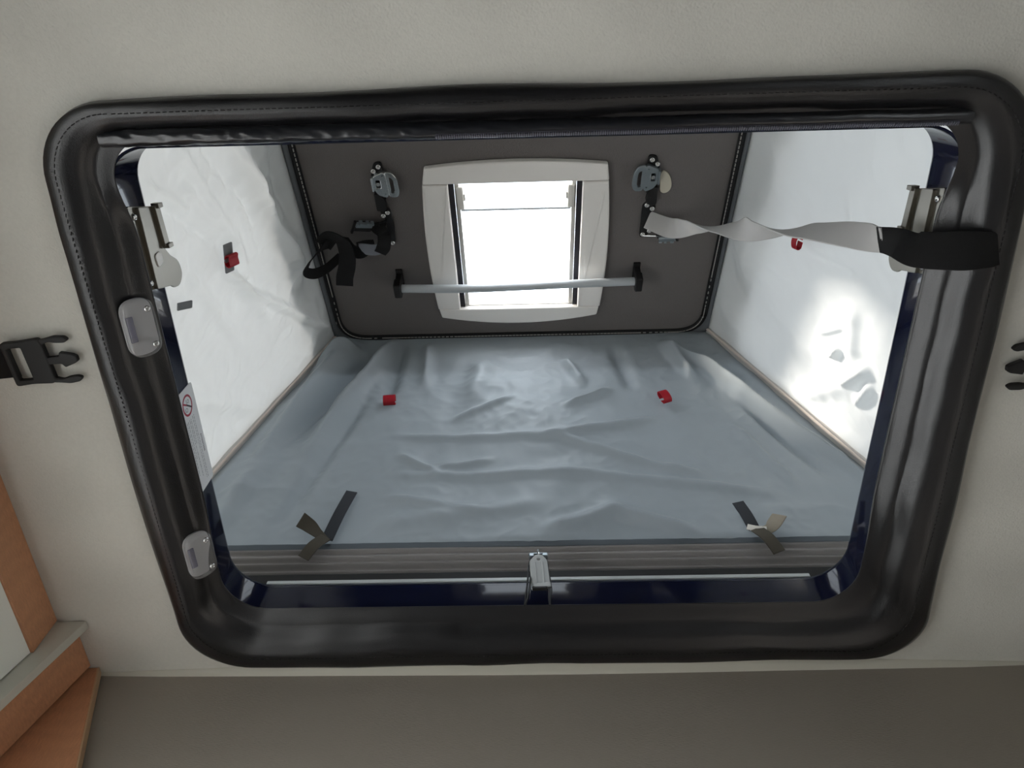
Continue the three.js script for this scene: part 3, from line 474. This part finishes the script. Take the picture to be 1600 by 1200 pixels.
// ------------------------------------------------------------------ rolled screen along the near side of the hatch, with zip
{
  const t = thing('rolled_screen', 'rolled glossy black fly screen with a zip tucked along the near hatch edge', 'screen');
  const c = (u) => V(lerp(-0.560, 0.580, u), 2.0025 + 0.0015 * nz(u * 9, 1), -0.1535 + 0.001 * nz(u * 13, 3));
  part('roll', sheet(360, 26, (u, v) => { const a = v * Math.PI * 2, k = c(u), n1 = nz(u * 60 + a * 0.6, Math.cos(a) * 0.8, 2), r = 0.0105 + 0.0012 * ridged(u * 45 + Math.sin(a) * 0.9, Math.cos(a) * 1.2, 4) * sstep(0.15, -0.3, u - 0.75) + 0.0004 * n1; return [k.add(V(0, Math.sin(a) * r, Math.cos(a) * r)), u * 1.16, v * 0.1]; }), M.film, t);
  const tape = sheet(120, 4, (u, v) => { const a = lerp(3.72, 4.45, v), k = c(lerp(0.39, 0.985, u)); return [k.add(V(0, Math.sin(a) * 0.0118, Math.cos(a) * 0.0118)), u, v * 0.012]; });
  part('zip_tape', tape, Object.assign(M.hem.clone(), { color: lin(0.03, 0.03, 0.04) }), t);
  const n = 230, im = new THREE.InstancedMesh(new THREE.BoxGeometry(0.0017, 0.0022, 0.0055), M.zip, n), o = new THREE.Object3D();
  for (let i = 0; i < n; i++) { const k = c(lerp(0.39, 0.985, (i + 0.5) / n)), a = 4.05; o.position.copy(k.add(V(0, Math.sin(a) * 0.0124, Math.cos(a) * 0.0124))); o.rotation.set(-(a - Math.PI / 2) + Math.PI, 0, 0); o.updateMatrix(); im.setMatrixAt(i, o.matrix); }
  im.name = 'zip_teeth'; im.userData.kind = 'stuff'; t.add(im);
}

// ------------------------------------------------------------------ metal brackets clipped over the collar
function rimBracket(label, x, sg) {                     // profile drawn in (forward, up); sg -1: on the side with the lamps
  const t = thing('rim_bracket', label, 'bracket', V(x, 2.0, 0));
  const flat = (g) => g.rotateY(-Math.PI / 2);          // shape x -> +z... keeps y
  const at = (pts, r, th, off) => { const g = plate(shapeOf(pts.map(([f, y]) => [f, y]), r), th, 0.0008); return g.rotateY(Math.PI / 2).translate(sg < 0 ? off : -off - th, 0, 0); };
  // shape x is minus world z after the turn
  const f0 = sg < 0 ? 0.250 : 0.252;
  part('plate', at([[f0, 0.027], [f0 + 0.018, 0.104], [f0 + 0.080, 0.109], [f0 + 0.086, 0.110], [f0 + 0.100, 0.122], [f0 + 0.116, 0.146], [f0 + 0.140, 0.150], [f0 + 0.154, 0.132], [f0 + 0.150, 0.110], [f0 + 0.144, 0.102], [f0 + 0.126, 0.027]], [0.003, 0.003, 0.004, 0.004, 0.004, 0.018, 0.018, 0.02, 0.006, 0.004, 0.003], 0.003, 0.002), M.bracket, t);
  part('raised_fold', at([[f0 + 0.006, 0.046], [f0 + 0.012, 0.074], [f0 + 0.136, 0.070], [f0 + 0.130, 0.046]], 0.003, 0.007, 0.004), M.bracket, t);
  part('lip', merge([at([[f0 + 0.016, 0.096], [f0 + 0.019, 0.112], [f0 + 0.082, 0.117], [f0 + 0.080, 0.101]], 0.002, 0.008, 0.003), at([[f0 + 0.013, 0.10], [f0 + 0.015, 0.115], [f0 + 0.022, 0.115], [f0 + 0.021, 0.10]], 0.001, 0.012, 0.003), at([[f0 + 0.077, 0.104], [f0 + 0.078, 0.120], [f0 + 0.085, 0.120], [f0 + 0.084, 0.104]], 0.001, 0.012, 0.003)]), M.bracket, t);
  for (const [f, y] of [[f0 + 0.018, 0.038], [f0 + 0.118, 0.039]]) part('screw', screwGeo(0.005).rotateY(sg < 0 ? Math.PI / 2 : -Math.PI / 2), M.steel, t).position.set(sg < 0 ? 0.0052 : -0.0052, y, -f);
  part('white_pad', at([[f0 + 0.080, 0.058], [f0 + 0.079, 0.078], [f0 + 0.098, 0.080], [f0 + 0.102, 0.060]], 0.008, 0.0035, 0.0095), M.white, t);
}
rimBracket('folded grey metal bracket on the collar above the upper clear lamp', -0.567, -1);
rimBracket('folded grey metal bracket on the collar partly covered by the stretched strap', 0.587, 1);

// ------------------------------------------------------------------ clear oval lamps on the rim
function lamp(label, p) {
  // local frame: y along the rim, z outwards from the slope
  const n = V(0.76, -0.65, 0).normalize(), yv = V(0, 0, 1), xv = V().crossVectors(yv, n);
  const q = new THREE.Quaternion().setFromRotationMatrix(new THREE.Matrix4().makeBasis(xv, yv, n));
  const t = thing('oval_lamp', label, 'lamp', p, q);
  const oval = (w, l) => rect(-w / 2, w / 2, -l / 2, l / 2, Math.min(w, l) * 0.46);
  part('back_plate', plate(oval(0.047, 0.088), 0.004, 0.001, -0.003), M.lampBack, t);
  part('clear_lens', new THREE.ExtrudeGeometry(oval(0.049, 0.090), { depth: 0.005, bevelEnabled: true, bevelSize: 0.006, bevelThickness: 0.007, bevelOffset: -0.006, bevelSegments: 5, curveSegments: 10 }).translate(0, 0, 0.001), M.lens, t);
  part('light_strip', rbox(0.010, 0.040, 0.003, 0.001).translate(-0.013, 0.0, 0.0035), M.led, t, 'unlit bluish strip inside the lens');
  for (const y of [-0.028, 0.028]) part('screw', screwGeo(0.0048), M.steel, t).position.set(0.0125, y, 0.0122);
}
lamp('upper clear oval lamp on the black rim just below the metal bracket', V(-0.5745, 1.9995, -0.422));
lamp('lower clear oval lamp on the black rim by the foot of the warning sticker', V(-0.5760, 1.9995, -0.846));

// ------------------------------------------------------------------ warning sticker on the collar
{
  const cv = document.createElement('canvas'); cv.width = 1024; cv.height = 372; const c = cv.getContext('2d');
  c.fillStyle = '#e6e8ea'; c.fillRect(0, 0, 1024, 372);
  c.strokeStyle = '#9d1030'; c.lineWidth = 20; c.beginPath(); c.arc(160, 175, 92, 0, Math.PI * 2); c.stroke();
  c.strokeStyle = '#555a62'; c.lineWidth = 5; for (const [x, y, r] of [[130, 150, 16], [195, 205, 18]]) { c.beginPath(); c.arc(x, y, r, 0, Math.PI * 2); c.stroke(); c.beginPath(); c.moveTo(x - 30, y + 34); c.lineTo(x + 24, y + 30); c.stroke(); }
  c.lineWidth = 16; c.strokeStyle = '#9d1030'; c.beginPath(); c.moveTo(112, 254); c.lineTo(160, 175); c.stroke(); c.strokeStyle = '#2a2026'; c.beginPath(); c.moveTo(150, 190); c.lineTo(212, 100); c.stroke();
  c.fillStyle = '#30343c'; c.font = 'bold 34px sans-serif'; c.fillText('ATTENTION', 520, 66);
  c.fillStyle = '#7b8088'; let s2 = 11; const r2 = () => { s2 = (s2 * 16807) % 2147483647; return s2 / 2147483647; };
  for (const [y, x0, x1] of [[100, 290, 965], [128, 290, 960], [168, 300, 560], [196, 300, 900], [232, 300, 690], [260, 300, 860], [296, 300, 700], [322, 310, 900]]) for (let x = x0; x < x1;) { const w = 12 + r2() * 34; c.fillRect(x, y, Math.min(w, x1 - x), 7); x += w + 9; }
  const tex = new THREE.CanvasTexture(cv); tex.colorSpace = THREE.SRGBColorSpace;
  const w = 0.188, h = 0.067, g = plate(rect(-w / 2, w / 2, -h / 2, h / 2, 0.006), 0.0008, 0, 0), uv = g.attributes.uv, ps = g.attributes.position;
  for (let i = 0; i < uv.count; i++) uv.setXY(i, ps.getX(i) / w + 0.5, ps.getY(i) / h + 0.5);
  const t = thing('warning_sticker', 'white warning sticker with red prohibition circle on the navy collar', 'sticker', V(-0.5665, 2.064, -0.655), new THREE.Quaternion().setFromAxisAngle(V(0, 1, 0), Math.PI / 2));
  part('printed_label', g, S({ map: tex, roughness: 0.4 }), t);
}

// ------------------------------------------------------------------ zip slider tag on its elastic cord
{
  const t = thing('zip_tag', 'whitish plastic tag on black elastic cord hanging at the far hem', 'tag');
  const tagS = holed(shapeOf([[-0.018, -0.040], [0.018, -0.034], [0.0165, 0.024], [0.008, 0.036], [-0.006, 0.036], [-0.0165, 0.024]], 0.004), circlePath(0.001, 0.026, 0.003));
  const g = new THREE.Group(); g.name = 'tag_body'; g.position.set(0.0138, 2.084, -0.971); g.rotation.set(0.25, 0, 0.06); t.add(g);
  part('tag_plate', plate(tagS, 0.007, 0.0018), M.tagPlastic, g);
  for (const x of [-0.007, 0.007]) part('tag_rib', rbox(0.003, 0.05, 0.003, 0.001).translate(x, -0.006, 0.0075), M.tagPlastic, g);
  part('tag_foot', rbox(0.032, 0.010, 0.009, 0.002).translate(0, -0.034, 0.0055).rotateZ(0.08), M.tagPlastic, g);
  part('slider', merge([rbox(0.011, 0.010, 0.012, 0.002).translate(0.000, 2.147, -0.985), rbox(0.012, 0.010, 0.012, 0.002).translate(0.026, 2.148, -0.985), rbox(0.030, 0.004, 0.006, 0.0015).translate(0.013, 2.152, -0.983)]), M.zinc, t);
  part('hook', tube([V(0.0150, 2.108, -0.963), V(0.0140, 2.122, -0.958), V(0.013, 2.142, -0.966), V(0.0125, 2.160, -0.982), V(0.012, 2.152, -0.994)], 0.0022, 24, 8), M.steel, t);
  part('hook', new THREE.SphereGeometry(0.003, 10, 8).translate(0.0125, 2.162, -0.983), M.steel, t);
  const cord = (l) => part('elastic_cord', tube(l.map((p) => V(...p)), 0.0018, 40, 7), M.black, t);
  cord([[-0.002, 2.138, -0.980], [-0.006, 2.10, -0.972], [-0.009, 2.05, -0.968], [-0.0125, 2.012, -0.968], [-0.014, 1.992, -0.966]]);
  cord([[0.000, 2.138, -0.980], [-0.002, 2.09, -0.972], [-0.004, 2.05, -0.968], [-0.009, 2.012, -0.967], [-0.013, 1.994, -0.966]]);
  cord([[0.027, 2.138, -0.982], [0.031, 2.07, -0.979], [0.0305, 2.03, -0.972], [0.030, 2.008, -0.968], [0.031, 1.990, -0.966]]);
  cord([[0.029, 2.138, -0.982], [0.034, 2.065, -0.979], [0.035, 2.035, -0.972], [0.032, 2.012, -0.967], [0.031, 1.992, -0.966]]);
  part('cord_bead', rbox(0.028, 0.007, 0.007, 0.002).translate(0.014, 2.044, -0.974), M.black, t);
}

// ------------------------------------------------------------------ side-release buckles hanging at the ceiling
function snapBuckle(label, x, z, turn) {                // local x towards the prongs, y forward
  const q = new THREE.Quaternion().setFromRotationMatrix(new THREE.Matrix4().makeBasis(V(1, 0, 0), V(0, 0, -1), V(0, 1, 0).negate())).multiply(new THREE.Quaternion()); void q;
  const t = thing('snap_buckle', label, 'buckle', V(x, 1.985, z)); t.rotation.y = turn;
  const lay = (g) => g.rotateX(-Math.PI / 2);           // drawn with y forward, thickness upwards
  const slot = rect(-0.048, -0.026, -0.026, 0.026, 0.002);
  part('buckle_frame', lay(plate(holed(shapeOf([[-0.056, -0.036], [-0.026, -0.036], [0.004, -0.038], [0.008, -0.030], [0.008, 0.032], [0.002, 0.036], [-0.028, 0.034], [-0.056, 0.036]], 0.006), slot), 0.010, 0.002)), M.black, t);
  part('centre_prong', lay(plate(shapeOf([[0.006, -0.006], [0.026, -0.007], [0.028, -0.013], [0.046, -0.008], [0.052, -0.004], [0.052, 0.004], [0.046, 0.007], [0.030, 0.012], [0.026, 0.006], [0.006, 0.005]], 0.002), 0.008, 0.0015, 0.001)), M.black, t);
  for (const s of [-1, 1]) {
    const pts = [[0.004, s * 0.026], [0.018, s * 0.031], [0.028, s * 0.028], [0.042, s * 0.027], [0.049, s * 0.031], [0.044, s * 0.037], [0.028, s * 0.039], [0.012, s * 0.036], [0.002, s * 0.035]];
    part('side_arm', lay(plate(shapeOf(s > 0 ? pts : pts.reverse(), 0.004), 0.008, 0.0015, 0.001)), M.black, t);
  }
  part('strap_stub', lay(webbing([V(-0.052, 0, 0.014), V(-0.075, 0, 0.0135), V(-0.092, 0, 0.0135)], 0.05, 0, 0.002, V(0, 0, 1), 10)), M.blackWeb, t);
}
snapBuckle('black snap buckle lying on the ceiling near the wooden cabinet', -0.726, -0.470, -0.08);
snapBuckle('tips of a black snap buckle at the ceiling edge opposite the cabinet', 0.764, -0.508, Math.PI - 0.12);

// ------------------------------------------------------------------ overhead cabinet in the corner and wood panel
{
  const t = thing('overhead_cabinet', 'wooden overhead cabinet with white flap beside the black hatch rim', 'cabinet');
  const zN = 0.5, slant = (y) => -0.868 + (y - 1.922) * 0.28;
  const side = (pts, z0, z1) => plate(shapeOf(pts), z1 - z0, 0.001, z0);
  part('top_rail', side([[-0.985, 1.999], [-0.868, 1.999], [-0.868, 1.922], [-0.985, 1.922]], -0.994, zN), M.wood, t);
  const d = part('flap_door', side([[-0.90, 1.921], [slant(1.921) - 0.004, 1.921], [slant(1.55) - 0.004, 1.55], [-0.985, 1.55]], -0.993, zN), M.cabWhite, t);
  part('end_profile', side([[-0.99, 1.998], [-0.815, 1.998], [-0.816, 1.992], [-0.941, 1.55], [-0.99, 1.55]], -1.012, -0.995), M.cabGrey, t);
  part('back_box', side([[-0.99, 1.999], [-0.838, 1.999], [slant(1.55) + 0.012, 1.55], [-0.99, 1.55]], -1.108, -1.013), M.wood, t);
}
{
  const t = thing('wood_panel', 'reddish brown wood panel against the taupe wall under the cabinet', 'panel');
  part('board', plate(shapeOf([[-0.985, 1.999], [-0.826, 1.999], [-0.728, 1.70], [-0.728, 1.45], [-0.985, 1.45]], 0.002), 0.016, 0.001, -1.1285), Object.assign(M.wood.clone(), { color: lin(1, 0.95, 0.92) }), t);
  part('edge_band', plate(shapeOf([[-0.826, 1.999], [-0.8225, 1.999], [-0.7245, 1.70], [-0.7245, 1.45], [-0.728, 1.45], [-0.728, 1.70]]), 0.017, 0.0005, -1.1287), M.edgeBand, t);
}

renderer.render(scene, camera);
